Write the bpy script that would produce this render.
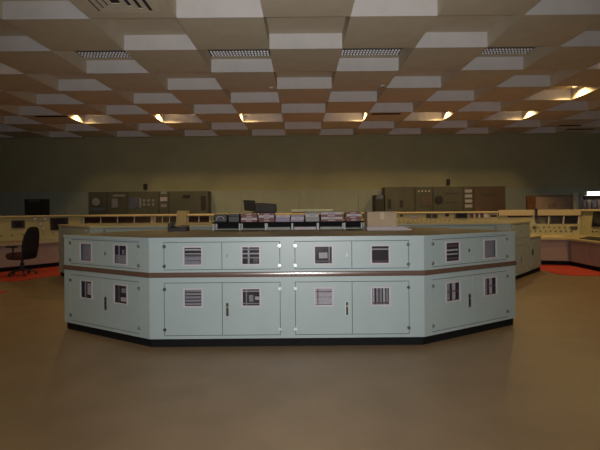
import bpy, math, random
from mathutils import Vector
random.seed(7)
for o in list(bpy.data.objects): bpy.data.objects.remove(o)
S = bpy.context.scene
COL = S.collection
PI = math.pi

# ------------------------------------------------------------------ camera, light, exposure
CAM_H = 1.55
cd = bpy.data.cameras.new('camera'); cam = bpy.data.objects.new('camera', cd); COL.objects.link(cam)
cd.sensor_fit = 'HORIZONTAL'; cd.sensor_width = 36; cd.lens = 36 * 440 / 600
cd.shift_y = -15 / 600; cd.clip_start = 0.02
cam.location = (0, 0, CAM_H)
cam.rotation_euler = (PI / 2, math.radians(0.5), 0)
S.camera = cam
w = bpy.data.worlds.new('world'); S.world = w; w.use_nodes = True
w.node_tree.nodes['Background'].inputs[0].default_value = (1, 0.75, 0.45, 1)
w.node_tree.nodes['Background'].inputs[1].default_value = 0.01
S.view_settings.view_transform = 'Standard'; S.view_settings.look = 'None'
S.view_settings.gamma = 1; S.view_settings.use_curve_mapping = False
S.view_settings.exposure = 0.0
WARM = (1.0, 0.66, 0.27)
P_FLASH = 920; P_DOWN = 112
# the camera's own flash gun
fl = bpy.data.lights.new('camera_flash', 'SPOT'); fo = bpy.data.objects.new('camera_flash', fl); COL.objects.link(fo)
fl.energy = P_FLASH; fl.color = (1.0, 0.97, 0.94); fl.spot_size = math.radians(104); fl.spot_blend = 1.0; fl.shadow_soft_size = 0.02
fo.location = (0.03, -0.03, CAM_H + 0.06); fo.rotation_euler = (math.radians(92), 0, 0)

# ------------------------------------------------------------------ materials
def mat(name, col, rough=0.6, metal=0.0, var=0.12, scale=6.0, bump=0.0, bscale=60.0, spec=0.5, emit=None, estr=0.0, coords='Object'):
    m = bpy.data.materials.new(name); m.use_nodes = True
    nt = m.node_tree; n = nt.nodes; b = n['Principled BSDF']
    b.inputs['Roughness'].default_value = rough; b.inputs['Metallic'].default_value = metal
    b.inputs['Specular IOR Level'].default_value = spec
    tc = n.new('ShaderNodeTexCoord')
    nz = n.new('ShaderNodeTexNoise'); nz.inputs['Scale'].default_value = scale; nz.inputs['Detail'].default_value = 4
    nt.links.new(tc.outputs[coords], nz.inputs['Vector'])
    rp = n.new('ShaderNodeValToRGB')
    rp.color_ramp.elements[0].position = 0.3; rp.color_ramp.elements[1].position = 0.7
    rp.color_ramp.elements[0].color = tuple(c * (1 - var) for c in col) + (1,)
    rp.color_ramp.elements[1].color = tuple(min(1, c * (1 + var)) for c in col) + (1,)
    nt.links.new(nz.outputs['Fac'], rp.inputs['Fac']); nt.links.new(rp.outputs['Color'], b.inputs['Base Color'])
    if bump:
        n2 = n.new('ShaderNodeTexNoise'); n2.inputs['Scale'].default_value = bscale
        nt.links.new(tc.outputs[coords], n2.inputs['Vector'])
        bp = n.new('ShaderNodeBump'); bp.inputs['Strength'].default_value = bump; bp.inputs['Distance'].default_value = 0.01
        nt.links.new(n2.outputs['Fac'], bp.inputs['Height']); nt.links.new(bp.outputs['Normal'], b.inputs['Normal'])
    if emit:
        b.inputs['Emission Color'].default_value = emit + (1,); b.inputs['Emission Strength'].default_value = estr
    return m
def glass(name, tint=(0.90, 0.90, 0.92), refl=0.03):
    m = bpy.data.materials.new(name); m.use_nodes = True; nt = m.node_tree; n = nt.nodes; n.remove(n['Principled BSDF'])
    t = n.new('ShaderNodeBsdfTransparent'); t.inputs[0].default_value = tint + (1,)
    g = n.new('ShaderNodeBsdfGlossy'); g.inputs['Roughness'].default_value = 0.15
    mx = n.new('ShaderNodeMixShader'); mx.inputs[0].default_value = refl
    nt.links.new(t.outputs[0], mx.inputs[1]); nt.links.new(g.outputs[0], mx.inputs[2]); nt.links.new(mx.outputs[0], n['Material Output'].inputs[0])
    return m
M = {}
M['floor'] = mat('floor_linoleum', (0.185, 0.132, 0.078), 0.40, var=0.10, scale=2.2, bump=0.05, bscale=9)
M['carpet'] = mat('red_carpet', (0.38, 0.035, 0.014), 0.95, var=0.15, scale=40, bump=0.4, bscale=200)
M['wall'] = mat('olive_wall_paint', (0.32, 0.31, 0.185), 0.85, var=0.06, scale=1.2)
M['wallpanel'] = mat('grey_green_wall_panel', (0.31, 0.34, 0.27), 0.8, var=0.05, scale=2)
M['ceil_low'] = mat('ceiling_tile_paint', (0.58, 0.52, 0.40), 0.9, var=0.05, scale=3)
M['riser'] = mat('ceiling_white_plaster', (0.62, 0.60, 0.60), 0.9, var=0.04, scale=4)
M['paint'] = mat('pale_green_enamel', (0.265, 0.325, 0.333), 0.45, var=0.03, scale=3)
M['top'] = mat('worktop_laminate', (0.235, 0.22, 0.15), 0.5, var=0.12, scale=5)
M['plinth'] = mat('black_plinth', (0.003, 0.003, 0.004), 0.8, spec=0.2)
M['dark'] = mat('dark_interior', (0.030, 0.025, 0.028), 0.8)
M['seal'] = mat('grey_door_seal', (0.06, 0.075, 0.08), 0.8)
M['trim'] = mat('brushed_trim_metal', (0.095, 0.056, 0.042), 0.25, var=0.06, scale=12, spec=1.0)
M['wframe'] = mat('pale_window_frame', (0.38, 0.355, 0.385), 0.5, var=0.05)
M['glass'] = glass('window_glass')
M['strip_grey'] = mat('terminal_grey', (0.24, 0.24, 0.255), 0.6, scale=40)
M['strip_light'] = mat('terminal_light', (0.40, 0.385, 0.40), 0.6, scale=40)
M['strip_maroon'] = mat('terminal_maroon', (0.11, 0.075, 0.085), 0.6, scale=40)
M['chrome'] = mat('hinge_metal', (0.42, 0.44, 0.44), 0.4, metal=1.0)
M['hinge'] = mat('dark_hinge_metal', (0.20, 0.21, 0.21), 0.35, metal=1.0)
M['black'] = mat('black_plastic', (0.015, 0.015, 0.018), 0.5)
M['brass'] = mat('brass', (0.65, 0.45, 0.16), 0.3, metal=1.0)
M['cream'] = mat('cream_console_enamel', (0.41, 0.375, 0.20), 0.5, var=0.05, scale=3)
M['hood'] = mat('beige_hood_enamel', (0.52, 0.42, 0.24), 0.5, var=0.04, scale=3)
M['front'] = mat('mauve_grey_console_front', (0.30, 0.23, 0.20), 0.6, var=0.06, scale=3)
M['window'] = mat('dark_annunciator_glass', (0.03, 0.014, 0.014), 0.3, var=0.3)
M['screen'] = mat('dark_screen_glass', (0.015, 0.017, 0.03), 0.15)
M['divider'] = mat('pale_divider', (0.55, 0.50, 0.42), 0.5)
M['meter'] = mat('meter_face', (0.55, 0.53, 0.46), 0.4)
M['knob'] = mat('dark_knob', (0.04, 0.03, 0.03), 0.4)
M['bench'] = mat('bench_laminate', (0.41, 0.35, 0.19), 0.45, var=0.06, scale=5)
M['cab'] = mat('dark_olive_cabinet', (0.085, 0.085, 0.055), 0.6, var=0.1, scale=3)
M['cab_brown'] = mat('brown_cabinet_panel', (0.11, 0.075, 0.05), 0.6, var=0.1, scale=3)
M['cab_white'] = mat('white_plate', (0.60, 0.58, 0.50), 0.5)
M['cab_black'] = mat('black_brown_cabinet', (0.035, 0.032, 0.024), 0.7)
M['blue'] = mat('blue_grey_plate', (0.10, 0.11, 0.17), 0.5)
M['card'] = mat('cardboard', (0.33, 0.25, 0.165), 0.8, var=0.08, scale=8)
M['paper'] = mat('white_paper', (0.40, 0.36, 0.37), 0.8, var=0.03)
M['maroon'] = mat('maroon_bookcloth', (0.13, 0.035, 0.035), 0.6)
M['lav'] = mat('pale_lavender_cover', (0.22, 0.19, 0.26), 0.6)
M['greyw'] = mat('pale_grey_cover', (0.22, 0.22, 0.20), 0.6)
M['steel'] = mat('pale_steel', (0.30, 0.33, 0.32), 0.5)
M['shelf'] = mat('dark_grey_shelf', (0.02, 0.022, 0.028), 0.5)
M['fabric'] = mat('black_fabric', (0.006, 0.0055, 0.007), 0.95, scale=80, bump=0.2)
M['seatcl'] = mat('dark_maroon_fabric', (0.05, 0.018, 0.018), 0.95, scale=80, bump=0.2)
M['louvre'] = mat('louvre_glint_white', (0.9, 0.88, 0.92), 0.3)  # near-white and not metallic: the blades' glints are painted into the base colour
M['wood'] = mat('brown_wood', (0.22, 0.10, 0.045), 0.5, var=0.25, scale=9)
M['board'] = mat('tan_board', (0.44, 0.33, 0.23), 0.7, var=0.08)
M['teal'] = mat('pale_teal_post', (0.48, 0.60, 0.50), 0.5)
M['lamp'] = mat('lamp_glass_warm', (0.9, 0.8, 0.6), 0.4, emit=(1.0, 0.72, 0.38), estr=25)
M['tube'] = mat('lamp_tube_white', (0.9, 0.9, 0.9), 0.4, emit=(1.0, 0.97, 0.92), estr=2.2)
M['off'] = mat('unlit_tube', (0.55, 0.55, 0.58), 0.3)

# ------------------------------------------------------------------ mesh helpers
class MB:
    def __init__(s): s.v = []; s.f = []; s.m = []
    def hexa(s, p, mi=0):
        # p: 4 bottom points counter-clockwise, then 4 top points
        b = len(s.v); s.v += [tuple(q) for q in p]
        for f in ((3, 2, 1, 0), (4, 5, 6, 7), (0, 1, 5, 4), (1, 2, 6, 5), (2, 3, 7, 6), (3, 0, 4, 7)):
            s.f.append(tuple(b + i for i in f)); s.m.append(mi)
        return s
    def box(s, x0, x1, y0, y1, z0, z1, mi=0):
        return s.hexa([(x0, y0, z0), (x1, y0, z0), (x1, y1, z0), (x0, y1, z0), (x0, y0, z1), (x1, y0, z1), (x1, y1, z1), (x0, y1, z1)], mi)
    def prism(s, poly, z0, z1, mi=0, mtop=None):
        b = len(s.v); n = len(poly)
        s.v += [(x, y, z0) for x, y in poly] + [(x, y, z1) for x, y in poly]
        s.f.append(tuple(b + i for i in reversed(range(n)))); s.m.append(mi)
        s.f.append(tuple(b + n + i for i in range(n))); s.m.append(mi if mtop is None else mtop)
        for i in range(n):
            j = (i + 1) % n; s.f.append((b + i, b + j, b + n + j, b + n + i)); s.m.append(mi)
        return s
    def tube(s, p0, p1, r0, r1=None, n=12, mi=0):
        r1 = r0 if r1 is None else r1
        p0 = Vector(p0); p1 = Vector(p1); d = (p1 - p0).normalized()
        a = d.orthogonal().normalized(); c = d.cross(a); b = len(s.v)
        for p, r in ((p0, r0), (p1, r1)):
            for i in range(n):
                t = 2 * PI * i / n; s.v.append(tuple(p + a * (r * math.cos(t)) + c * (r * math.sin(t))))
        for i in range(n):
            j = (i + 1) % n; s.f.append((b + i, b + j, b + n + j, b + n + i)); s.m.append(mi)
        s.f.append(tuple(b + i for i in reversed(range(n)))); s.f.append(tuple(b + n + i for i in range(n))); s.m += [mi, mi]
        return s
    def frame(s, x0, x1, z0, z1, wd, y0, y1, mi=0):
        # a rectangular picture frame in the xz plane
        s.box(x0, x1, y0, y1, z0, z0 + wd, mi); s.box(x0, x1, y0, y1, z1 - wd, z1, mi)
        s.box(x0, x0 + wd, y0, y1, z0 + wd, z1 - wd, mi); s.box(x1 - wd, x1, y0, y1, z0 + wd, z1 - wd, mi)
        return s
    def extrude(s, prof, f, mi=0, closed=True):
        # prof: list of (d, z); f(u, d, z) -> world point
        b = len(s.v); n = len(prof)
        s.v += [tuple(f(0, d, z)) for d, z in prof] + [tuple(f(1, d, z)) for d, z in prof]
        for i in range(n):
            j = (i + 1) % n; s.f.append((b + i, b + n + i, b + n + j, b + j)); s.m.append(mi)
        s.f.append(tuple(b + i for i in range(n))); s.f.append(tuple(b + n + i for i in reversed(range(n)))); s.m += [mi, mi]
        return s
    def build(s, name, mats, parent=None, off=None, bevel=0.0, smooth=False, loc=None):
        me = bpy.data.meshes.new(name)
        v = s.v if off is None else [(p[0] - off[0], p[1] - off[1], p[2] - off[2]) for p in s.v]
        me.from_pydata(v, [], s.f)
        if not isinstance(mats, (list, tuple)): mats = [mats]
        for m in mats: me.materials.append(M[m])
        me.polygons.foreach_set('material_index', s.m)
        if smooth: me.polygons.foreach_set('use_smooth', [True] * len(s.f))
        import bmesh
        bm = bmesh.new(); bm.from_mesh(me); bmesh.ops.recalc_face_normals(bm, faces=bm.faces); bm.to_mesh(me); bm.free()
        o = bpy.data.objects.new(name, me); COL.objects.link(o)
        if parent: o.parent = parent
        if loc: o.location = loc
        if bevel:
            bv = o.modifiers.new('bevel', 'BEVEL'); bv.width = bevel; bv.segments = 2; bv.limit_method = 'ANGLE'
        return o
def inst(o, loc, parent=None, rz=0, name=None):
    c = o.copy(); COL.objects.link(c); c.location = loc; c.rotation_euler = (0, 0, rz)
    if parent: c.parent = parent
    return c
def tag(o, label, cat, group=None):
    o['label'] = label; o['category'] = cat
    if group: o['group'] = group
    return o
def thing(name, label, cat, loc=(0, 0, 0), rz=0, group=None):
    o = bpy.data.objects.new(name, None); COL.objects.link(o); o.empty_display_size = 0.1
    o.location = loc; o.rotation_euler = (0, 0, rz)
    return tag(o, label, cat, group)
def struct(o): o['kind'] = 'structure'; return o

# ------------------------------------------------------------------ room shell
CELL = 1.2; Z_LOW = CAM_H + 2.22 * CELL; RISE = 0.25; Z_HI = Z_LOW + RISE
ROW_A = 6.07; X_OFF = 0.12; WALL_Y = 15.97; XW = 12.72; Y_NEAR = -4.73
struct(MB().box(-XW, XW, Y_NEAR, WALL_Y, -0.1, 0).build('floor', 'floor'))
wb = struct(MB().box(-XW, XW, WALL_Y, WALL_Y + 0.15, 0, Z_HI + 0.2).build('wall_back', 'wall'))
struct(MB().box(-XW - 0.15, -XW, Y_NEAR, WALL_Y + 0.15, 0, Z_HI + 0.2).build('wall_left', 'wall'))
struct(MB().box(XW, XW + 0.15, Y_NEAR, WALL_Y + 0.15, 0, Z_HI + 0.2).build('wall_right', 'wall'))
struct(MB().box(-XW - 0.15, XW + 0.15, Y_NEAR - 0.15, Y_NEAR, 0, Z_HI + 0.2).build('wall_front', 'wall'))
wp = MB().box(0, 2.11, -0.03, 0, 0, 2.28).build('wall_panel', 'wallpanel', bevel=0.006)
wp.parent = wb; wp.location = (-XW, WALL_Y, 0)
for i in range(1, 12): inst(wp, (-XW + i * 2.12, WALL_Y, 0), wb)
ce = struct(MB().box(-XW - 0.15, XW + 0.15, Y_NEAR - 0.15, WALL_Y + 0.15, Z_HI + 0.012, Z_HI + 0.2).build('ceiling', 'ceil_low'))
h = CELL / 2
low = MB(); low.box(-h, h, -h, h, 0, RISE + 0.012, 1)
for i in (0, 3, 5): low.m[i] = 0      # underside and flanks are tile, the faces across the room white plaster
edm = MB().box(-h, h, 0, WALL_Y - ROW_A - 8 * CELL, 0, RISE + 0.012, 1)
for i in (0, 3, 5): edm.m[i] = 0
lowp = None; hip = None; edge = None
hi = MB().box(-h + 0.004, h - 0.004, -h + 0.004, h - 0.004, 0, 0.012)
for r in range(-9, 9):
    for k in range(-10, 11):
        cx = X_OFF + k * CELL; cy = ROW_A + (r + 0.5) * CELL
        if abs(cx) + h > XW + 0.2: continue
        if r == 8:          # the last row is cut short by the back wall
            if k % 2:
                if edge is None: edge = edm.build('lowered_panel', ['ceil_low', 'riser'], ce, loc=(cx, ROW_A + 8 * CELL, Z_LOW))
                else: inst(edge, (cx, ROW_A + 8 * CELL, Z_LOW), ce)
            continue
        if (r + k) % 2:
            if lowp is None: lowp = low.build('lowered_panel', ['ceil_low', 'riser'], ce, loc=(cx, cy, Z_LOW))
            else: inst(lowp, (cx, cy, Z_LOW), ce)
        else:
            if hip is None: hip = hi.build('raised_panel', 'ceil_low', ce, loc=(cx, cy, Z_HI))
            else: inst(hip, (cx, cy, Z_HI), ce)

# ------------------------------------------------------------------ ceiling fixtures
def downlight(r, k):
    side = -1 if k < 0 else 1
    x = X_OFF + k * CELL + side * (h - 0.17); y = ROW_A + r * CELL - 0.44
    t = thing('downlight', 'small round warm downlight lighting the side of its ceiling coffer', 'ceiling light', (x, y, Z_HI), 0, 'warm downlights in the ceiling coffers')
    ring = MB(); n = 20
    for i in range(n):
        a, b = 2 * PI * i / n, 2 * PI * (i + 1) / n
        c = lambda q, rr, z: (rr * math.cos(q), rr * math.sin(q), z)
        ring.hexa([c(a, .06, -.04), c(a, .07, -.04), c(b, .07, -.04), c(b, .06, -.04), c(a, .06, -0.001), c(a, .07, -0.001), c(b, .07, -0.001), c(b, .06, -0.001)])
    ring.build('trim_ring', 'steel', t)
    MB().tube((0, 0, -0.003), (0, 0, -0.010), 0.058, n=20).build('lens', 'lamp', t)
    l = bpy.data.lights.new('downlight_beam', 'SPOT'); lo = bpy.data.objects.new('downlight_beam', l); COL.objects.link(lo)
    l.energy = P_DOWN * (0.6 if k == -5 and r > 0 else 1.0); l.color = WARM; l.spot_size = math.radians(146); l.spot_blend = 0.55; l.shadow_soft_size = 0.03
    lo.parent = t; lo.location = (0, 0, -0.045)
for k in (-5, -3, -1, 1, 3, 5): downlight(6, k)
for r, k in ((2, -5), (2, 5), (4, 5), (0, -5), (0, 5), (-2, -5), (-2, 5)): downlight(r, k)

lv = None
for k, lab in ((-3, 'left outer'), (-1, ''), (1, ''), (3, '')):
    cx = X_OFF + k * CELL; cy = ROW_A + 2 * CELL - 0.36
    t = thing('louvre_light', 'unlit recessed strip light with an aluminium louvre in a ceiling coffer', 'ceiling light', (cx, cy, Z_HI), 0, 'unlit louvre lights in the ceiling coffers')
    m = MB(); X = 0.57; Y = 0.17
    m.box(-X, X, -Y, -Y + .015, -.012, 0); m.box(-X, X, Y - .015, Y, -.012, 0); m.box(-X, -X + .015, -Y, Y, -.012, 0); m.box(X - .015, X, -Y, Y, -.012, 0)
    m.build('housing', 'steel', t)
    MB().box(-X + .015, X - .015, -Y + .015, Y - .015, -.006, -.001).build('reflector', 'dark', t)
    m = MB(); n = 19
    for i in range(n):
        x = -X + .03 + (i + .5) * (2 * X - .06) / n
        for y in (-.10, 0, .10): m.box(x - .016, x + .016, y - .004, y + .004, -.034, -.008)  # short pale segments over a dark plate shape the row of painted glints
    g = m.build('louvre_blades', 'louvre', t); g['kind'] = 'stuff'
    for y in (-.05, .05): MB().tube((-X + .03, y, -.012), (X - .03, y, -.012), .005, n=8).build('tube', 'off', t)

t = thing('air_diffuser', 'square stepped ceiling air diffuser on a lowered panel', 'air vent', (X_OFF - 2 * CELL, ROW_A - 0.5 * CELL, Z_LOW))
for i, (a, z) in enumerate(((.42, -.012), (.32, -.026), (.22, -.04), (.12, -.054))):
    m = MB()
    for sx in range(4):
        c, s_ = math.cos(sx * PI / 2), math.sin(sx * PI / 2)
        q = lambda x, y, zz: (c * x - s_ * y, s_ * x + c * y, zz)
        m.hexa([q(-a, -a, z), q(a, -a, z), q(a - .06, -a + .06, z), q(-a + .06, -a + .06, z), q(-a, -a, 0 if i == 0 else z + .01), q(a, -a, 0 if i == 0 else z + .01), q(a - .06, -a + .06, z + .012), q(-a + .06, -a + .06, z + .012)])
    m.build('cone_ring', 'ceil_low', t)
MB().box(-.40, .40, -.40, .40, -.006, -.001).build('throat', 'dark', t)
def slot(x, y, L):
    t = thing('slot_vent', 'narrow black slot vent in the underside of a ceiling panel', 'air vent', (x, y, Z_LOW), 0, 'black slot vents in the ceiling')
    m = MB(); m.box(-L / 2, L / 2, -.07, -.055, -.012, 0); m.box(-L / 2, L / 2, .055, .07, -.012, 0); m.box(-L / 2, -L / 2 + .015, -.055, .055, -.012, 0); m.box(L / 2 - .015, L / 2, -.055, .055, -.012, 0)
    m.build('slot_frame', 'black', t); MB().box(-L / 2 + .015, L / 2 - .015, -.055, .055, -.005, -.001).build('slot_opening', 'plinth', t)
slot(X_OFF + 2 * CELL - .1, ROW_A + 5 * CELL + .2, 0.8); slot(X_OFF - 6 * CELL + .2, ROW_A + 5 * CELL + .15, 0.9)
slot(X_OFF + 7 * CELL + .25, ROW_A + 6 * CELL + 1.0, 0.7); slot(X_OFF + 8 * CELL - .2, ROW_A + 7 * CELL + .45, 0.9)
for x, y in ((X_OFF - .72, ROW_A + 3 * CELL - .12), (X_OFF + 1.2 + .48, ROW_A + 3 * CELL - .2)):
    t = thing('smoke_detector', 'tiny pale detector dome under a ceiling panel', 'detector', (x, y, Z_LOW), 0, 'ceiling detectors')
    MB().tube((0, 0, 0), (0, 0, -.02), .055, .05, 16).build('base', 'cab_white', t); MB().tube((0, 0, -.02), (0, 0, -.05), .035, .02, 16).build('dome', 'chrome', t)

# ------------------------------------------------------------------ the central console: four cabinet units, two more rows behind
DH = 1.25      # worktop height
def ring_door(x0, x1, z0, z1, hole, y0, y1):
    a, b, c, d = hole; m = MB()
    m.box(x0, x1, y0, y1, z0, c); m.box(x0, x1, y0, y1, d, z1); m.box(x0, a, y0, y1, c, d); m.box(b, x1, y0, y1, c, d)
    return m
PAT = {
 'half':  [('h', .86, .10, 'strip_light'), ('h', .62, .06, 'strip_light'), ('b', 0, 1, 0, .50, 'strip_grey'), ('h', .46, .04, 'strip_maroon'), ('h', .2, .03, 'dark')],
 'grid':  [('h', .85, .08, 'strip_grey'), ('h', .60, .08, 'strip_light'), ('h', .36, .08, 'strip_grey'), ('v', .35, .10, 'strip_light'), ('b', .6, .9, .05, .3, 'strip_maroon')],
 'square':[('b', .25, .75, .28, .62, 'strip_light'), ('b', .38, .6, .38, .52, 'paper'), ('v', .85, .08, 'strip_grey'), ('h', .12, .08, 'strip_maroon')],
 'line':  [('h', .80, .07, 'strip_light'), ('h', .1, .06, 'strip_maroon')],
 'rows':  [('h', .9, .14, 'strip_grey'), ('h', .7, .14, 'strip_grey'), ('h', .5, .14, 'strip_grey'), ('h', .3, .14, 'strip_grey'), ('h', .1, .14, 'strip_grey')],
 'dense': [('h', .84, .06, 'strip_light'), ('v', .2, .06, 'strip_grey'), ('b', .35, .6, .2, .6, 'strip_grey'), ('b', .7, .95, .3, .5, 'strip_light'), ('h', .1, .06, 'strip_grey')],
 'pale':  [('b', 0, 1, 0, 1, 'strip_light'), ('h2', .78, .05, 'strip_maroon'), ('h2', .45, .04, 'strip_grey'), ('v2', .16, .06, 'strip_maroon')],
 'bars':  [('v', .12, .1, 'strip_light'), ('v', .34, .12, 'strip_grey'), ('v', .54, .12, 'strip_grey'), ('v', .74, .12, 'strip_light'), ('v', .92, .1, 'strip_grey'), ('h', .08, .08, 'strip_maroon')],
 'stripes': [('h', .82, .14, 'strip_maroon'), ('h', .58, .10, 'strip_light'), ('h', .36, .08, 'strip_light'), ('h', .12, .12, 'strip_maroon'), ('v', .1, .1, 'strip_grey')],
 'plain': [('b', 0, 1, 0, 1, 'strip_grey')],
 'em':    [('b', 0, 1, 0, .45, 'strip_grey'), ('v', .2, .08, 'strip_grey'), ('v', .8, .08, 'strip_grey'), ('b', .42, .58, .5, .75, 'strip_grey')],
 'white': [('b', .35, .85, .15, .85, 'strip_light'), ('v', .2, .1, 'strip_grey')],
 'spot':  [('b', .4, .8, .08, .32, 'paper'), ('b', .35, .85, .55, .8, 'strip_grey'), ('v', .15, .1, 'strip_maroon')],
 'cross': [('v', .3, .2, 'strip_grey'), ('v', .72, .22, 'strip_light'), ('h2', .5, .06, 'strip_maroon')],
}
def cabinet(name, label, P0, P1, ml, mr, D, mA, mB, pats, hs, group=None, windows=True, ww=.097, wh=0.0):
    """a console unit from P0 to P1 along its front (left to right as its front is faced)"""
    dx, dy = P1[0] - P0[0], P1[1] - P0[1]; L = math.hypot(dx, dy)
    t = thing(name, label, 'cabinet', (P0[0], P0[1], 0), math.atan2(dy, dx), group)
    quad = lambda y0, y1, i=0.0: [(ml * y0 + i, y0), (L + mr * y0 - i, y0), (L + mr * y1 - i, y1), (ml * y1 + i, y1)]
    b = MB().prism(quad(0.07, D), 0.10, DH - 0.03)
    b.m[2] = 1
    b.build('carcass', ['paint', 'dark'], t)
    MB().prism(quad(0.035, D - .03, 0.0), 0, 0.098).build('plinth', 'plinth', t)
    ZU = (0.88, 1.198); ZL = (0.135, 0.738)
    f = MB(); g = 0.007
    x0, x1 = mA, L - mB
    def rail(za, zb): f.hexa([(0, 0, za), (L, 0, za), (L + mr * .068, .068, za), (ml * .068, .068, za), (0, 0, zb), (L, 0, zb), (L + mr * .068, .068, zb), (ml * .068, .068, zb)])
    rail(0.10, ZL[0]); rail(ZL[1], ZU[0]); rail(ZU[1], DH - .03)
    for za, zb in (ZU, ZL):
        f.hexa([(0, 0, za), (x0, 0, za), (x0, .068, za), (ml * .068, .068, za), (0, 0, zb), (x0, 0, zb), (x0, .068, zb), (ml * .068, .068, zb)])
        f.hexa([(x1, 0, za), (L, 0, za), (L + mr * .068, .068, za), (x1, .068, za), (x1, 0, zb), (L, 0, zb), (L + mr * .068, .068, zb), (x1, .068, zb)])
    f.build('face_frame', 'paint', t)
    # rubbing strip, a rounded metal moulding
    prof = [(0.0, .797)] + [(-.012 - .006 * (1 - q * q), .8255 + .0285 * q) for q in (-1, -.75, -.5, -.25, 0, .25, .5, .75, 1)] + [(0.0, .854)]
    fm = lambda u, d, z: ((ml * d if u == 0 else L + mr * d), d, z)
    if windows: MB().extrude(prof, fm).build('metal_strip', 'trim', t, smooth=False)
    xm = (x0 + x1) / 2
    pi_ = 0
    for za, zb, wz in ((ZU[0], ZU[1], (.942 - wh, 1.135 + wh)), (ZL[0], ZL[1], (.471 - wh, .660 + wh))):
        s = MB()
        e = 0.012
        s.box(x0, x1, .014, .018, za, za + e); s.box(x0, x1, .014, .018, zb - e, zb); s.box(x0, x0 + e, .014, .018, za + e, zb - e); s.box(x1 - e, x1, .014, .018, za + e, zb - e); s.box(xm - e, xm + e, .014, .018, za + e, zb - e)
        s.build('door_seal', 'seal', t)
        for side, (a, b_) in enumerate(((x0 + g, xm - g / 2), (xm + g / 2, x1 - g))):
            c = (a + b_) / 2
            if windows:
                hole = (c - ww, c + ww, wz[0], wz[1])
                d = ring_door(a, b_, za + g, zb - g, hole, .001, .013).build('door', 'paint', t)
                MB().frame(c - ww - .014, c + ww + .014, wz[0] - .014, wz[1] + .014, .016, -.006, .006).build('window_frame', 'wframe', d)
                MB().box(c - ww - .004, c + ww + .004, .007, .010, wz[0] - .004, wz[1] + .004).build('pane', 'glass', d) 
                W = 2 * ww; H = wz[1] - wz[0]; ax = c - ww; az = wz[0]
                MB().box(ax - .01, ax + W + .01, .050, .056, az - .01, az + H + .01).build('dark_backing', 'dark', d)
                for q in PAT[pats[pi_]]:
                    if q[0][0] == 'h':
                        y = .026 if len(q[0]) == 1 else .019; zc = az + q[1] * H; hh = q[2] * H / 2; m = MB().box(ax, ax + W, y, y + .008, max(az, zc - hh), min(az + H, zc + hh))
                    elif q[0][0] == 'v':
                        y = .034 if len(q[0]) == 1 else .016; xc = ax + q[1] * W; hh = q[2] * W / 2; m = MB().box(max(ax, xc - hh), min(ax + W, xc + hh), y, y + .006, az, az + H)
                    else:
                        y = .042; m = MB().box(ax + q[1] * W - .025 * (q[1] == 0), ax + q[2] * W + .025 * (q[2] == 1), y, y + .003, az + q[3] * H, az + q[4] * H) if q[5] != 'paper' else MB().box(ax + q[1] * W, ax + q[2] * W, 0.022, .025, az + q[3] * H, az + q[4] * H)
                    m.build('terminal_strip', q[-1], d)
                pi_ += 1
            else:
                d = MB().box(a, b_, .001, .013, za + g, zb - g).build('door', 'paint', t)
            hx = a if side == 0 else b_
            for hz in ((zb - .05, za + .045) if za > .5 else (zb - .075, za + .07)):
                k = MB().tube((hx, .004, hz), (hx, -.008, hz), .021, .018, 12)
                k.tube((hx, -.008, hz), (hx, -.013, hz), .011, .008, 10); k.build('hinge', 'hinge' if (side == 0) == (hs > 0) else 'chrome', d)  # inner hinges take the paler metal, which paints in their flash glints
            if (side == 1) == (hs > 0):
                kx = xm + hs * .058
                if za > .5:
                    k = MB().tube((kx, .001, 1.04), (kx, -.006, 1.04), .012, n=12); k.box(kx - .006, kx + .006, -.008, -.004, 1.02, 1.06); k.build('lock', 'hinge', d)
                else:
                    hd = MB().frame(kx - .02, kx + .02, .35, .51, .006, -.006, .001).build('handle_plate', 'chrome', d)
                    MB().box(kx - .0125, kx + .0125, -.010, .001, .357, .503).build('handle', 'black', d)
                    MB().tube((kx, -.009, .46), (kx, -.016, .46), .009, n=10).build('handle_lock', 'brass', d)
    return t
V = [(-3.125, 5.82), (-1.715, 4.985), (-0.145, 4.985), (1.40, 4.985), (2.84, 5.82)]
aL = math.atan2(.835, 1.41) / 2; aR = math.atan2(.835, 1.44) / 2
tL = math.tan(aL); tR = math.tan(aR); D = 1.85
cabinet('console_cabinet', 'pale green console cabinet, angled wing nearer the black office chair', V[0], V[1], 0, -tL, D, .13, .165, ['plain', 'em', 'white', 'spot'], 1, ww=.115, wh=.012)
cabinet('console_cabinet', 'pale green console cabinet, straight front, below the black desk phone', V[1], V[2], tL, 0, D, .165, .085, ['half', 'grid', 'rows', 'dense'], 1)
cabinet('console_cabinet', 'pale green console cabinet, straight front, below the cardboard box', V[2], V[3], 0, -tR, D, .08, .17, ['square', 'line', 'pale', 'bars'], -1)
cabinet('console_cabinet', 'pale green console cabinet, angled wing towards the bench with the monitor', V[3], V[4], tR, 0, D, .13, .16, ['stripes', 'plain', 'cross', 'cross'], -1, ww=.115, wh=.012)
def outline(P, d, e=0.0):
    pts = []
    n = len(P)
    for i in range(n):
        N = []
        for a, b in ((i - 1, i), (i, i + 1)):
            if a < 0 or b >= n: continue
            x, y = P[b][0] - P[a][0], P[b][1] - P[a][1]; l = math.hypot(x, y); N.append((-y / l, x / l))
        if len(N) == 1: mx, my = N[0]
        else:
            k = 1 + N[0][0] * N[1][0] + N[0][1] * N[1][1]; mx, my = (N[0][0] + N[1][0]) / k, (N[0][1] + N[1][1]) / k
        pts.append((P[i][0] + mx * d, P[i][1] + my * d))
    return pts
PF = [V[0], V[1], V[3], V[4]]
tag(MB().prism(outline(PF, -.012) + outline(PF, D + .02)[::-1], DH - .03, DH, 0, 1).build('console_worktop', ['paint', 'top']), 'dark olive worktop with a pale edge across the four front cabinets', 'worktop')

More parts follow.
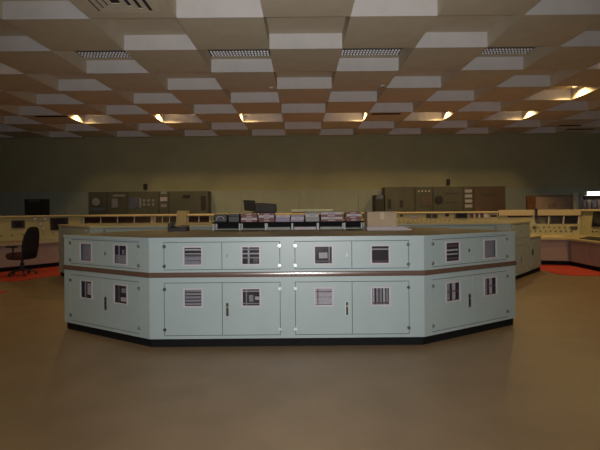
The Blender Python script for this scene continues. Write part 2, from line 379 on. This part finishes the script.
# second row: a similar console standing further back, hidden by the first except its wings
U = [(-5.9, 10.75), (-4.4, 9.2), (4.4, 9.2), (5.32, 10.18)]
tU = math.tan(math.atan2(1.55, 1.5) / 2)
cabinet('console_cabinet', 'console cabinet of the rear row, angled wing beside the black office chair', U[0], U[1], 0, -tU, 1.1, .15, .2, None, 1, windows=False)
cabinet('console_cabinet', 'long straight console cabinet of the rear row behind the book shelf', U[1], U[2], tU, -tU, 1.1, .3, .3, None, 1, windows=False)
cabinet('console_cabinet', 'console cabinet of the rear row, angled wing beside the mauve benches', U[2], U[3], tU, 0, 1.1, .2, .15, None, -1, windows=False)
bk = outline(U, 1.13)
cpoly = [(-9.6, 9.4), (-6.3, 9.95), (-5.95, 10.82)] + bk[:-1] + [(5.14, 11.70), (6.04, 10.88), (5.97, 10.3), (6.2, 10.0), (9.2, 9.75), (9.2, 14.4), (-9.6, 14.4)]
tag(MB().prism(cpoly, 0.0, 0.008).build('carpet', 'carpet'), 'bright red carpet on the floor in front of the control boards', 'carpet')
tag(MB().prism([(-9.6, 7.7), (-5.75, 8.2), (-5.75, 8.65), (-9.6, 8.4)], 0.0, 0.008).build('carpet_runner', 'carpet'), 'narrow red carpet runner on bare floor away from the consoles', 'carpet')
tag(MB().prism(outline(U, -.012) + outline(U, 1.12)[::-1], DH - .03, DH, 0, 1).build('console_worktop', ['cream', 'top']), 'worktop with a cream edge across the rear row of console cabinets', 'worktop')

t = thing('end_cabinet', 'low yellowish cabinet closing the end of the rear console row by the carpet', 'cabinet', (5.33, 10.19, 0), math.atan2(1.65, 1.55))
MB().box(0, .88, .03, 1.05, 0, .098).build('plinth', 'plinth', t); MB().box(0, .90, .012, 1.08, .10, .85).build('carcass', 'paint', t, bevel=.01)
MB().box(-.0, .92, -.012, 1.1, .851, .885).build('top', 'cream', t, bevel=.006)
d = MB().box(.06, .84, 0, .011, .15, .80).build('door', 'paint', t); MB().box(.12, .16, -.02, 0, .45, .58).build('handle', 'black', d)

# ------------------------------------------------------------------ things on the front worktop
def px(p, y): return (p - 300) / 440 * y
SY = 6.62
t = thing('desk_shelf', 'long low dark shelf on pale posts carrying the books', 'shelf', (0, SY, DH))
xs = [px(p, SY) for p in (213, 239.5, 265.5, 292, 318, 344.5, 364)]
MB().box(xs[0] - .02, xs[-1] + .02, -.01, .30, .105, .125).build('shelf_board', 'plinth', t)
for x in xs:
    for y in (0.0, .27): MB().box(x - .012, x + .012, y, y + .022, 0, .105).build('post', 'steel', t)
MB().box(xs[0], xs[-1], .275, .285, .03, .105).build('back_rail', 'plinth', t)
for i, c in ((2, 'greyw'), (3, 'paper'), (4, 'greyw')):
    a, b = xs[i] + .03, xs[i + 1] - .03
    tag(MB().box(a, b, SY + .02, SY + .25, DH + .002, DH + .045).build('paper_tray', c, bevel=.004),
        {2: 'grey paper tray under the shelf, below the lavender books', 3: 'white paper tray under the middle of the shelf', 4: 'grey paper tray under the shelf, below the pale grey books'}[i], 'paper tray')
def book(x0, x1, z, th, m, label, dy=0.0, dep=.24):
    t = thing('book', label, 'book', ((x0 + x1) / 2, SY + .02 + dy, z))
    hw = (x1 - x0) / 2
    c = MB(); c.box(-hw, hw, 0, dep, 0, .004); c.box(-hw, hw, 0, dep, th - .004, th); c.box(-hw, hw, -.004, 0, 0, th)
    c.build('cover', m, t); MB().box(-hw + .004, hw - .004, .0, dep - .006, .004, th - .004).build('pages', 'paper', t)
    MB().box(-hw * .35, hw * .35, -.006, -.004, th * .3, th * .7).build('spine_label', 'paper' if m == 'maroon' else 'lav', t)
Z0 = DH + .1255
stacks = [
 (241, 257, ['maroon', 'paper', 'maroon', 'maroon'], 'next to the small black box'),
 (258.5, 274, ['maroon', 'maroon', 'paper', 'maroon'], 'touching the lavender books'),
 (276, 290, ['lav', 'lav', 'paper'], 'of lavender books beside the maroon stacks'),
 (291, 304, ['lav', 'paper', 'lav'], 'of lavender books beside the grey ones'),
 (305.5, 319, ['greyw', 'greyw', 'paper', 'greyw'], 'of pale grey books mid shelf'),
 (321, 342, ['maroon', 'paper', 'maroon', 'paper'], 'of wide maroon books'),
 (346, 361, ['maroon', 'maroon', 'paper', 'maroon'], 'closest to the cardboard box')]
cn = {'maroon': 'maroon', 'paper': 'white', 'lav': 'pale lavender', 'greyw': 'pale grey'}
for a, b, cs, wh in stacks:
    z = Z0; n = len(cs)
    for i, c in enumerate(cs):
        th = random.uniform(.030, .038); j = random.uniform(-.008, .008)
        pos = 'bottom' if i == 0 else 'top' if i == n - 1 else ('second' if i == 1 else 'third') + ' lowest'
        book(px(a, SY) + j, px(b, SY) + j, z, th - .001, c, f'{cn[c]} book, {pos} of the stack {wh}', random.uniform(-.006, .006))
        z += th
t = thing('label_printer', 'small black printer with a white paper curl on the shelf end', 'printer', (px(220, SY), SY + .13, Z0))
MB().box(-.095, .095, -.1, .1, 0, .12).build('body', 'black', t, bevel=.012)
m = MB()
for i in range(8):
    a, b = PI * i / 8, PI * (i + 1) / 8
    q = lambda an, r, y: (-.04 * 0 + r * math.cos(an), y, .03 + r * math.sin(an))
    m.hexa([q(a, .055, -.112), q(a, .062, -.112), q(a, .062, -.102), q(a, .055, -.102), q(b, .055, -.112), q(b, .062, -.112), q(b, .062, -.102), q(b, .055, -.102)])
m.build('paper_curl', 'paper', t)
t = thing('card_index_box', 'small black box between the printer and the maroon books', 'box', (px(233.5, SY), SY + .12, Z0))
MB().box(-.08, .08, -.1, .1, 0, .09).build('body', 'black', t, bevel=.006); MB().box(-.083, .083, -.103, .103, .091, .125).build('lid', 'shelf', t, bevel=.006)
t = thing('desk_phone', 'black desk telephone on the worktop of the front console', 'telephone', (px(178.5, 6.62), 6.62, DH))
MB().hexa([(-.14, -.1, 0), (.14, -.1, 0), (.14, .1, 0), (-.14, .1, 0), (-.14, -.09, .05), (.14, -.09, .05), (.14, .09, .085), (-.14, .09, .085)]).build('body', 'black', t, bevel=.008)
hs = MB(); hs.box(-.14, -.075, -.085, -.035, .066, .118); hs.box(-.14, -.075, .045, .095, .09, .13); hs.hexa([(-.13, -.06, .09), (-.085, -.06, .09), (-.085, .07, .105), (-.13, .07, .105), (-.13, -.06, .122), (-.085, -.06, .122), (-.085, .07, .135), (-.13, .07, .135)])
hs.build('handset', 'black', t, bevel=.006)
MB().hexa([(-.04, -.07, .055), (.12, -.07, .055), (.12, .06, .078), (-.04, .06, .078), (-.04, -.07, .060), (.12, -.07, .060), (.12, .06, .083), (-.04, .06, .083)]).build('keypad', 'shelf', t)
BY = 6.28
t = thing('cardboard_box', 'brown cardboard box standing on white papers at the shelf end', 'box', (px(382, BY), BY + .15, DH + .055))
MB().box(-.21, .21, -.15, .15, 0, .205).build('body', 'card', t, bevel=.004)
MB().box(-.214, -.002, -.154, .154, .206, .212).build('flap', 'card', t); MB().box(.002, .214, -.154, .154, .206, .212).build('flap', 'card', t)
MB().box(-.03, .03, -.152, -.1505, .10, .205).build('tape', 'board', t)
for i, (a, b, z, th, y) in enumerate(((367, 411, 0, .018, -.05), (366, 408, .019, .017, -.03), (367, 405, .037, .017, -.02))):
    tag(MB().box(px(a, BY), px(b, BY), BY + y, BY + .32 + y, DH + z + .0005, DH + z + th).build('paper_pile', 'paper', bevel=.003),
        ['bottom white paper pile under the cardboard box', 'middle white paper pile under the cardboard box', 'top white paper pile directly under the cardboard box'][i], 'paper')

# ------------------------------------------------------------------ control boards along the back and the sides
PL = [(-8.9, 8.9), (-7.85, 11.1), (-6.45, 12.95), (-4.55, 12.95), (-2.75, 12.95), (-.9, 12.95), (.95, 12.95), (2.85, 12.95), (4.45, 12.6), (5.55, 12.15), (7.1, 11.7), (7.05, 10.3), (7.0, 8.9)]
def miter(i):
    N = []
    for a, b in ((i - 1, i), (i, i + 1)):
        if a < 0 or b >= len(PL): continue
        x, y = PL[b][0] - PL[a][0], PL[b][1] - PL[a][1]; l = math.hypot(x, y); N.append((-y / l, x / l))
    if len(N) == 1: return N[0]
    k = 1 + N[0][0] * N[1][0] + N[0][1] * N[1][1]
    return ((N[0][0] + N[1][0]) / k, (N[0][1] + N[1][1]) / k)
def console(i, label, hood_z, top_z, items):
    P0, P1, m0, m1 = PL[i], PL[i + 1], miter(i), miter(i + 1)
    L = math.hypot(P1[0] - P0[0], P1[1] - P0[1])
    base = ((P0[0] + P1[0]) / 2, (P0[1] + P1[1]) / 2, 0)
    t = thing('control_console', label, 'control console', base)
    g = 0.004 / L
    def f(u, d, z):
        u = g + u * (1 - 2 * g)
        a = (P0[0] + m0[0] * d, P0[1] + m0[1] * d); b = (P1[0] + m1[0] * d, P1[1] + m1[1] * d)
        return (a[0] + (b[0] - a[0]) * u - base[0], a[1] + (b[1] - a[1]) * u - base[1], z)
    E = lambda prof, name, m: MB().extrude(prof, f).build(name, m, t)
    E([(.13, 0.009), (.13, .12), (.98, .12), (.98, 0.009)], 'plinth', 'plinth')
    E([(.09, .12), (.09, .69), (1.0, .69), (1.0, .12)], 'base_cabinet', 'front')
    for a, b in ((.01, .495), (.505, .99)):
        m = MB(); m.hexa([f(a, .078, .14), f(b, .078, .14), f(b, .09, .14), f(a, .09, .14), f(a, .078, .67), f(b, .078, .67), f(b, .09, .67), f(a, .09, .67)])
        d = m.build('front_panel', 'front', t)
    E([(0, .69), (0, .735), (.6, .80), (1.0, .80), (1.0, .69)], 'bench_top', 'bench')
    dz = lambda z: .60 + .14 * (z - .8) / (hood_z - .8)
    E([(.60, .80), (dz(hood_z), hood_z), (1.0, hood_z), (1.0, .80)], 'instrument_board', 'cream')
    E([(.70, hood_z), (.66, hood_z + .01), (.69, top_z), (1.02, top_z), (1.02, hood_z)], 'hood', 'hood')
    def plate(u0, u1, z0, z1, th, name, m, parent=None):
        q = MB(); q.hexa([f(u0, dz(z0) - th, z0), f(u1, dz(z0) - th, z0), f(u1, dz(z0) + .01, z0), f(u0, dz(z0) + .01, z0), f(u0, dz(z1) - th, z1), f(u1, dz(z1) - th, z1), f(u1, dz(z1) + .01, z1), f(u0, dz(z1) + .01, z1)])
        return q.build(name, m, parent or t)
    for it in items:
        k = it[0]
        if k == 'win':                       # dark annunciator window with dividers
            _, u0, u1, z0, z1, nd, m = it
            w_ = plate(u0, u1, z0, z1, .012, 'annunciator_window', m)
            for j in range(nd + 1):
                u = u0 + (u1 - u0) * j / max(nd, 1); plate(u - .012 / L, u + .012 / L, z0, z1, .02, 'divider', 'divider', w_)
        elif k == 'scr':
            _, u0, u1, z0, z1 = it
            s = plate(u0, u1, z0, z1, .03, 'screen_bezel', 'black'); plate(u0 + .03, u1 - .03, z0 + .03, z1 - .03, .034, 'screen', 'screen', s)
        elif k == 'met':
            _, u, z, r = it
            p0, p1 = Vector(f(u, dz(z) + .01, z)), Vector(f(u, dz(z) - .03, z)); dd = (p1 - p0)
            me = MB().tube(p0, p1, r, n=16).build('meter', 'knob', t); MB().tube(p1, p1 + dd * .1, r * .85, n=16).build('dial', 'meter', me)
        elif k == 'knb':
            _, u, z, r = it
            p0, p1 = Vector(f(u, dz(z), z)), Vector(f(u, dz(z) - .045, z)); MB().tube(p0, p1, r, r * .7, n=10).build('knob', 'knob', t)
        elif k == 'sq':
            _, u, z, a, b, m = it
            plate(u - a / L, u + a / L, z - b, z + b, .02, 'switch_block', m)
        elif k == 'post':
            _, u0, u1 = it
            q = MB().hexa([f(u0, .60, .80), f(u1, .60, .80), f(u1, .98, .80), f(u0, .98, .80), f(u0, .60, top_z + .10), f(u1, .60, top_z + .10), f(u1, .98, top_z + .10), f(u0, .98, top_z + .10)]); q.build('pillar', 'cream', t)
        elif k == 'clip':
            u = it[1]; q = MB().hexa([f(u, .62, 1.30), f(u + .03, .62, 1.30), f(u + .03, .70, 1.30), f(u, .70, 1.30), f(u, .62, top_z + .03), f(u + .03, .62, top_z + .03), f(u + .03, .70, top_z + .03), f(u, .70, top_z + .03)]); q.build('intercom_handset', 'black', t)
        elif k == 'pad':
            _, u0, u1, d0, d1, m = it
            zz = lambda d: .735 + .065 * d / .6
            q = MB().hexa([f(u0, d0, zz(d0)), f(u1, d0, zz(d0)), f(u1, d1, zz(d1)), f(u0, d1, zz(d1)), f(u0, d0, zz(d0) + .015), f(u1, d0, zz(d0) + .015), f(u1, d1, zz(d1) + .015), f(u0, d1, zz(d1) + .015)]); q.build('bench_panel', m, t)
    return t
def knobs(us, z, r=.018): return [('knb', u, z, r) for u in us]
rng = lambda a, b, n: [a + (b - a) * i / (n - 1) for i in range(n)]
T = 1.46
console(0, 'cream control console at the open end of the arm behind the office chair', 1.40, T, [('win', .1, .9, 1.15, 1.35, 4, 'window')] + knobs(rng(.1, .9, 8), .95) + [('pad', .1, .9, .12, .42, 'front')])
console(1, 'cream control console with maroon screen and round meters behind the office chair', 1.42, T,
        [('scr', .30, .42, 1.12, 1.33), ('met', .52, 1.36, .055), ('met', .62, 1.36, .055), ('met', .57, 1.22, .05), ('met', .60, 1.08, .045), ('scr', .67, .86, 1.02, 1.38), ('met', .14, 1.25, .05)] + knobs(rng(.1, .9, 9), .93) + [('pad', .10, .45, .12, .4, 'front'), ('pad', .55, .92, .10, .42, 'wframe')])
console(2, 'cream control console below the dark cabinet with a round pale meter', 1.40, T, [('win', .04, .97, 1.20, 1.385, 4, 'window')] + knobs(rng(.1, .9, 10), 1.0))
console(3, 'cream control console with a square pillar and many maroon windows', 1.40, T, [('win', .03, .40, 1.20, 1.385, 3, 'window'), ('post', .42, .58), ('win', .60, .97, 1.20, 1.385, 2, 'window')] + knobs(rng(.1, .9, 10), 1.0))
console(4, 'cream control console carrying the black monitor on its hood', 1.40, T, [('win', .05, .95, 1.20, 1.385, 3, 'window')] + knobs(rng(.1, .9, 10), 1.0))
console(5, 'cream control console carrying the long pale tray on its hood', 1.40, T, [('win', .05, .95, 1.20, 1.385, 3, 'window')] + knobs(rng(.1, .9, 10), 1.0))
console(6, 'cream control console directly behind the cardboard box', 1.42, T, [('sq', .75, 1.33, .05, .06, 'knob'), ('sq', .92, 1.31, .08, .05, 'knob'), ('sq', .3, 1.31, .12, .06, 'window')] + knobs(rng(.1, .9, 10), 1.05))
console(7, 'cream control console with small scattered switches under the tall brown cabinet', 1.42, T,
        [('sq', .12, 1.35, .04, .035, 'knob'), ('sq', .32, 1.32, .10, .035, 'wframe'), ('sq', .58, 1.33, .07, .06, 'knob'), ('sq', .68, 1.33, .07, .06, 'knob'), ('sq', .88, 1.36, .05, .04, 'window')] + knobs(rng(.08, .92, 12), 1.2) + knobs(rng(.1, .9, 10), 1.05))
console(8, 'cream control console with one black window and white switch stripes', 1.42, T,
        [('scr', .02, .30, 1.26, 1.46 - .05), ('sq', .40, 1.34, .05, .06, 'maroon'), ('sq', .46, 1.34, .02, .06, 'cab_white'), ('sq', .52, 1.34, .04, .06, 'maroon'), ('sq', .57, 1.34, .02, .06, 'cab_white'), ('sq', .63, 1.34, .04, .06, 'maroon'), ('sq', .72, 1.34, .05, .06, 'cab_white'), ('win', .80, .98, 1.30, 1.35, 1, 'window')] + knobs(rng(.1, .9, 8), 1.1))
console(9, 'cream corner console with a deep beige hood over dark windows', 1.33, 1.50, [('clip', .455), ('win', .44, .97, 1.10, 1.32, 3, 'screen'), ('win', .10, .42, 1.28, 1.325, 1, 'window'), ('sq', .93, .98, .06, .05, 'knob'), ('sq', .45, 1.0, .04, .04, 'knob')] + knobs(rng(.5, .88, 7), 1.0) + knobs(rng(.4, .9, 9), .90) + [('pad', .45, .9, .12, .4, 'hood')])
console(10, 'cream control console with a large dark screen and black bench panel', 1.45, 1.50, [('scr', .26, .62, 1.04, 1.43), ('sq', .72, 1.3, .1, .08, 'knob')] + knobs(rng(.3, .9, 8), .92) + [('pad', .30, .95, .1, .45, 'black')])
console(11, 'control console with two dark screens at the arm end near the file rack', 1.45, 1.50, [('scr', .08, .38, 1.04, 1.43), ('scr', .5, .8, 1.04, 1.43)] + knobs(rng(.1, .9, 8), .92) + [('pad', .05, .5, .1, .45, 'black')])
t = thing('monitor', 'black boxy monitor on the hood of the back control console', 'monitor', (px(262, 13.8), 13.8, T))
MB().hexa([(-.20, -.17, .05), (.46, -.17, .02), (.46, .13, .02), (-.20, .15, .05), (-.20, -.17, .33), (.46, -.17, .29), (.46, .10, .26), (-.20, .12, .30)]).build('screen_housing', 'black', t, bevel=.01)
MB().hexa([(-.54, -.13, .10), (-.22, -.17, .06), (-.22, .12, .06), (-.52, .10, .10), (-.57, -.13, .42), (-.22, -.17, .40), (-.22, .12, .38), (-.54, .10, .40)]).build('side_housing', 'black', t, bevel=.01)
MB().box(-.3, .4, -.13, .13, 0, .05).build('foot', 'black', t)
t = thing('tray', 'long pale greenish tray lying on the hood of the back console', 'tray', (px(313, 13.8), 13.8, T))
MB().box(-.66, .66, -.12, .12, .0, .03).build('base', 'shelf', t); MB().box(-.68, .62, -.14, .14, .031, .11).build('cover', 'teal', t, bevel=.01)

# ------------------------------------------------------------------ tall cabinets along the back wall
CY = 15.3
def tall(a, b, ztop, label, m, items, y=CY, dep=.6):
    x0, x1 = px(a, y), px(b, y); c = (x0 + x1) / 2; hw = (x1 - x0) / 2 - .004
    t = thing('instrument_cabinet', label, 'cabinet', (c, y, 0))
    MB().box(-hw + .02, hw - .02, .03, dep - .03, 0, .08).build('plinth', 'plinth', t)
    MB().box(-hw, hw, .02, dep, .08, ztop).build('carcass', m, t, bevel=.008)
    d = MB().box(-hw + .03, hw - .03, 0, .02, .12, ztop - .06).build('panel', m, t)
    for it in items:
        X0, X1 = px(it[1], y) - c, px(it[2], y) - c; Za, Zb = CAM_H + (210 - it[4]) * y / 440, CAM_H + (210 - it[3]) * y / 440
        if it[0] == 'm':
            r = min(X1 - X0, Zb - Za) / 2; k = MB().tube(((X0 + X1) / 2, .0, (Za + Zb) / 2), ((X0 + X1) / 2, -.03, (Za + Zb) / 2), r, n=16).build('meter', 'black', d)
            MB().tube(((X0 + X1) / 2, -.03, (Za + Zb) / 2), ((X0 + X1) / 2, -.034, (Za + Zb) / 2), r * .85, n=16).build('dial', it[5], k)
        else: MB().box(X0, X1, -.02, 0, Za, Zb).build('plate', it[5], d)
    return t
# plate coordinates: rows counted from the eye level line
dots = [('p', 143 + i * 4.5, 145.5 + i * 4.5, 198 + j * 4, 200.5 + j * 4, 'strip_grey') for i in range(3) for j in range(2)]
tall(88, 107, 2.24, 'dark instrument cabinet with a round pale meter by the back wall', 'cab', [('m', 91, 102, 195, 205, 'strip_grey'), ('p', 90, 105, 206, 209, 'blue')])
tall(107, 127, 2.24, 'dark instrument cabinet with a tall pale plate by the back wall', 'cab', [('p', 112, 118, 197, 206, 'strip_grey'), ('p', 113, 126, 193, 195, 'strip_grey')])
tall(127, 159, 2.24, 'wide dark instrument cabinet with six small square lamps', 'cab', [('p', 129, 138, 196, 207, 'blue'), ('p', 139.5, 141.5, 197, 206, 'strip_grey')] + dots)
tall(159, 169, 2.24, 'narrow dark cabinet with three stacked pale plates behind the pillar', 'cab', [('p', 161, 167, 190, 193, 'strip_grey'), ('p', 160.5, 167.5, 196, 200, 'strip_light'), ('p', 161, 167, 203, 206, 'strip_grey')])
tall(169, 208, 2.24, 'plain wide dark cabinet at the end of the cabinet row with the meter', 'cab', [('p', 183, 190, 194, 197, 'dark'), ('p', 201, 206, 195, 209, 'dark')])
tall(385, 415, 2.32, 'plain dark green cabinet at the near end of the brown cabinet row', 'cab', [('p', 388, 391, 200, 209, 'dark'), ('p', 400, 403, 201, 208, 'dark')])
tall(415, 433, 2.32, 'dark cabinet with a row of small white lamps', 'cab', [('p', 418 + i * 3.5, 419.5 + i * 3.5, 191.5, 193, 'cab_white') for i in range(4)] + [('p', 421, 431, 197, 207, 'cab_brown')])
tall(433, 463, 2.32, 'dark cabinet with a black round meter and thin lines', 'cab', [('m', 435, 443, 197, 205, 'dark'), ('p', 446, 458, 193, 194.5, 'strip_maroon'), ('p', 446, 458, 202, 203.5, 'strip_maroon')])
tall(463, 474, 2.32, 'narrow dark cabinet with a ladder of pale plates beside the brown cabinet', 'cab', [('p', 465, 472, 191 + i * 5, 194 + i * 5, 'strip_light') for i in range(4)])
tall(474, 506, 2.32, 'plain brown cabinet beside the ladder of pale plates', 'cab_brown', [('p', 484, 496, 195, 196.5, 'cab')])
tall(375, 384.5, 2.05, 'slim black cabinet with a blue grey plate next to the dark green cabinet', 'cab_black', [('p', 376.5, 383, 196, 200, 'blue')])
tall(24, 45, 2.02, 'black cabinet standing alone by the back wall behind the office chair', 'cab_black', [('p', 29, 40, 197, 200, 'cab')], 15.6, .3)
for p, z, lab in ((146, 2.36, 'small black loudspeaker on the wall above the cabinet with six lamps'), (448, 2.44, 'small black loudspeaker on the wall above the cabinet with the black meter')):
    t = thing('wall_speaker', lab, 'loudspeaker', (px(p, WALL_Y), WALL_Y, z))
    MB().box(-.05, .05, -.12, 0, -.02, .18).build('body', 'black', t, bevel=.008); MB().tube((0, -.12, .08), (0, -.126, .08), .035, n=14).build('cone', 'shelf', t)
    MB().box(-.02, .02, -.02, 0, -.05, -.02).build('bracket', 'hinge', t)
# pale board, post and file rack behind the corner console
t = thing('notice_board', 'tan free standing board with brown wooden side post', 'board', (px(551, CY), CY, 0))
X = px(572, CY) - px(551, CY)
MB().box(-X + .2, X, 0, .05, 1.0, 1.93).build('board', 'board', t); MB().box(-X - .1, -X + .19, -.02, .08, 0, 1.95).build('side_post', 'wood', t); MB().box(X + .002, X + .08, -.02, .08, 0, 1.95).build('side_post', 'black', t)
MB().box(-X - .1, X + .08, -.02, .08, 1.951, 1.98).build('top_rail', 'wood', t)
MB().box(-.1, .2, -.012, -.001, 1.55, 1.72).build('note', 'card', t)
tag(MB().box(px(573, 14.5), px(577, 14.5), 14.4, 14.5, 0, 2.05).build('square_post', 'teal', bevel=.01), 'pale teal square post beside the file rack', 'post')
RX0, RX1, RY = px(579, 14.6), px(579, 14.6) + 1.7, 14.6
t = thing('file_rack', 'grey open rack of files under the white tube light', 'rack', ((RX0 + RX1) / 2, RY, 0))
hw = (RX1 - RX0) / 2
MB().box(-hw, -hw + .12, 0, .4, 0, 2.0).build('side', 'strip_grey', t); MB().box(hw - .04, hw, 0, .4, 0, 2.0).build('side', 'strip_grey', t)
MB().box(-hw + .12, hw - .04, .36, .4, .05, 1.98).build('back', 'cab_brown', t)
for z in (.05, .5, .95, 1.40, 1.94): MB().box(-hw + .121, hw - .041, 0, .359, z, z + .03).build('shelf', 'strip_grey', t)
n = 9; x = RX0 + .15
for i in range(n):
    wd = .10 + .02 * (i % 3)
    f_ = thing('box_file', 'upright box file in the rack under the white tube light', 'file', (x + wd / 2, RY + .02, 1.4305), 0, 'box files in the rack')
    MB().box(-wd / 2, wd / 2, 0, .28, 0, .36 + .02 * (i % 2)).build('body', 'board' if i % 2 else 'greyw', f_); MB().box(-wd / 3, wd / 3, -.003, 0, .12, .26).build('spine_label', 'paper', f_)
    x += wd + .045
t = thing('tube_light', 'glowing white tube light on top of the file rack', 'lamp', ((RX0 + RX1) / 2 + .08, RY - .1, 1.93))
MB().box(-.78, .78, .04, .10, .09, .15).build('housing', 'cab_white', t); MB().tube((-.76, 0, .08), (.76, 0, .08), .065, n=14).build('tube', 'tube', t, smooth=True)
MB().box(-.775, -.762, -.06, .10, .02, .15).build('end_cap', 'cab_white', t); MB().box(.762, .775, -.06, .10, .02, .15).build('end_cap', 'cab_white', t)

# ------------------------------------------------------------------ office chair, its back to the console wing
t = thing('office_chair', 'black high-backed office chair on castors at the control console', 'chair', (-6.86, 10.85, 0.008), math.radians(76))
# local: faces +y
def loft(rings, name, m, parent, smooth=True):
    b = MB(); n = len(rings[0])
    for r_ in rings: b.v += r_
    for i in range(len(rings) - 1):
        for j in range(n):
            k = (j + 1) % n; b.f.append((i * n + j, i * n + k, (i + 1) * n + k, (i + 1) * n + j)); b.m.append(0)
    b.f.append(tuple(reversed(range(n)))); b.f.append(tuple((len(rings) - 1) * n + j for j in range(n))); b.m += [0, 0]
    return b.build(name, m, parent, smooth=smooth)
def sup(cx, cy, z, a, b, tilt=0, n=20, e=.45):
    o = []
    for i in range(n):
        q = 2 * PI * i / n; c, s_ = math.cos(q), math.sin(q)
        x = math.copysign(abs(c) ** e, c) * a; y = math.copysign(abs(s_) ** e, s_) * b
        o.append((cx + x, cy + y, z + tilt * y))
    return o
loft([sup(0, .02, .39, .21, .21), sup(0, .02, .41, .25, .25), sup(0, .03, .48, .27, .27), sup(0, .03, .545, .255, .255), sup(0, .03, .56, .19, .19)], 'seat', 'seatcl', t)
loft([sup(0, -.215, .42, .19, .05), sup(0, -.235, .60, .215, .05), sup(0, -.25, .72, .23, .055), sup(0, -.27, .86, .225, .05), sup(0, -.30, 1.0, .20, .05), sup(0, -.325, 1.10, .165, .045), sup(0, -.34, 1.17, .12, .035), sup(0, -.345, 1.19, .06, .02)], 'backrest', 'fabric', t)
MB().tube((0, 0, .10), (0, 0, .30), .045, n=12).tube((0, 0, .30), (0, 0, .40), .028, n=12).build('gas_column', 'black', t)
for s_ in (-1, 1):
    a = MB(); a.tube((s_ * .24, -.02, .47), (s_ * .30, -.02, .50), .018).tube((s_ * .30, -.02, .49), (s_ * .30, -.05, .70), .018); a.build('arm_bracket', 'black', t)
    MB().box(s_ * .30 - .035, s_ * .30 + .035, -.16, .14, .70, .735).build('armrest', 'black', t, bevel=.012)
for i in range(5):
    q = 2 * PI * i / 5 + .3; c, s_ = math.cos(q), math.sin(q)
    MB().tube((c * .03, s_ * .03, .13), (c * .29, s_ * .29, .085), .028, .018, 10).build('base_spoke', 'black', t)
    cs = MB(); cs.tube((c * .29 - s_ * .022, s_ * .29 + c * .022, .032), (c * .29 + s_ * .022, s_ * .29 - c * .022, .032), .032, n=12); cs.tube((c * .29, s_ * .29, .05), (c * .29, s_ * .29, .085), .012, n=8); cs.build('castor', 'black', t)
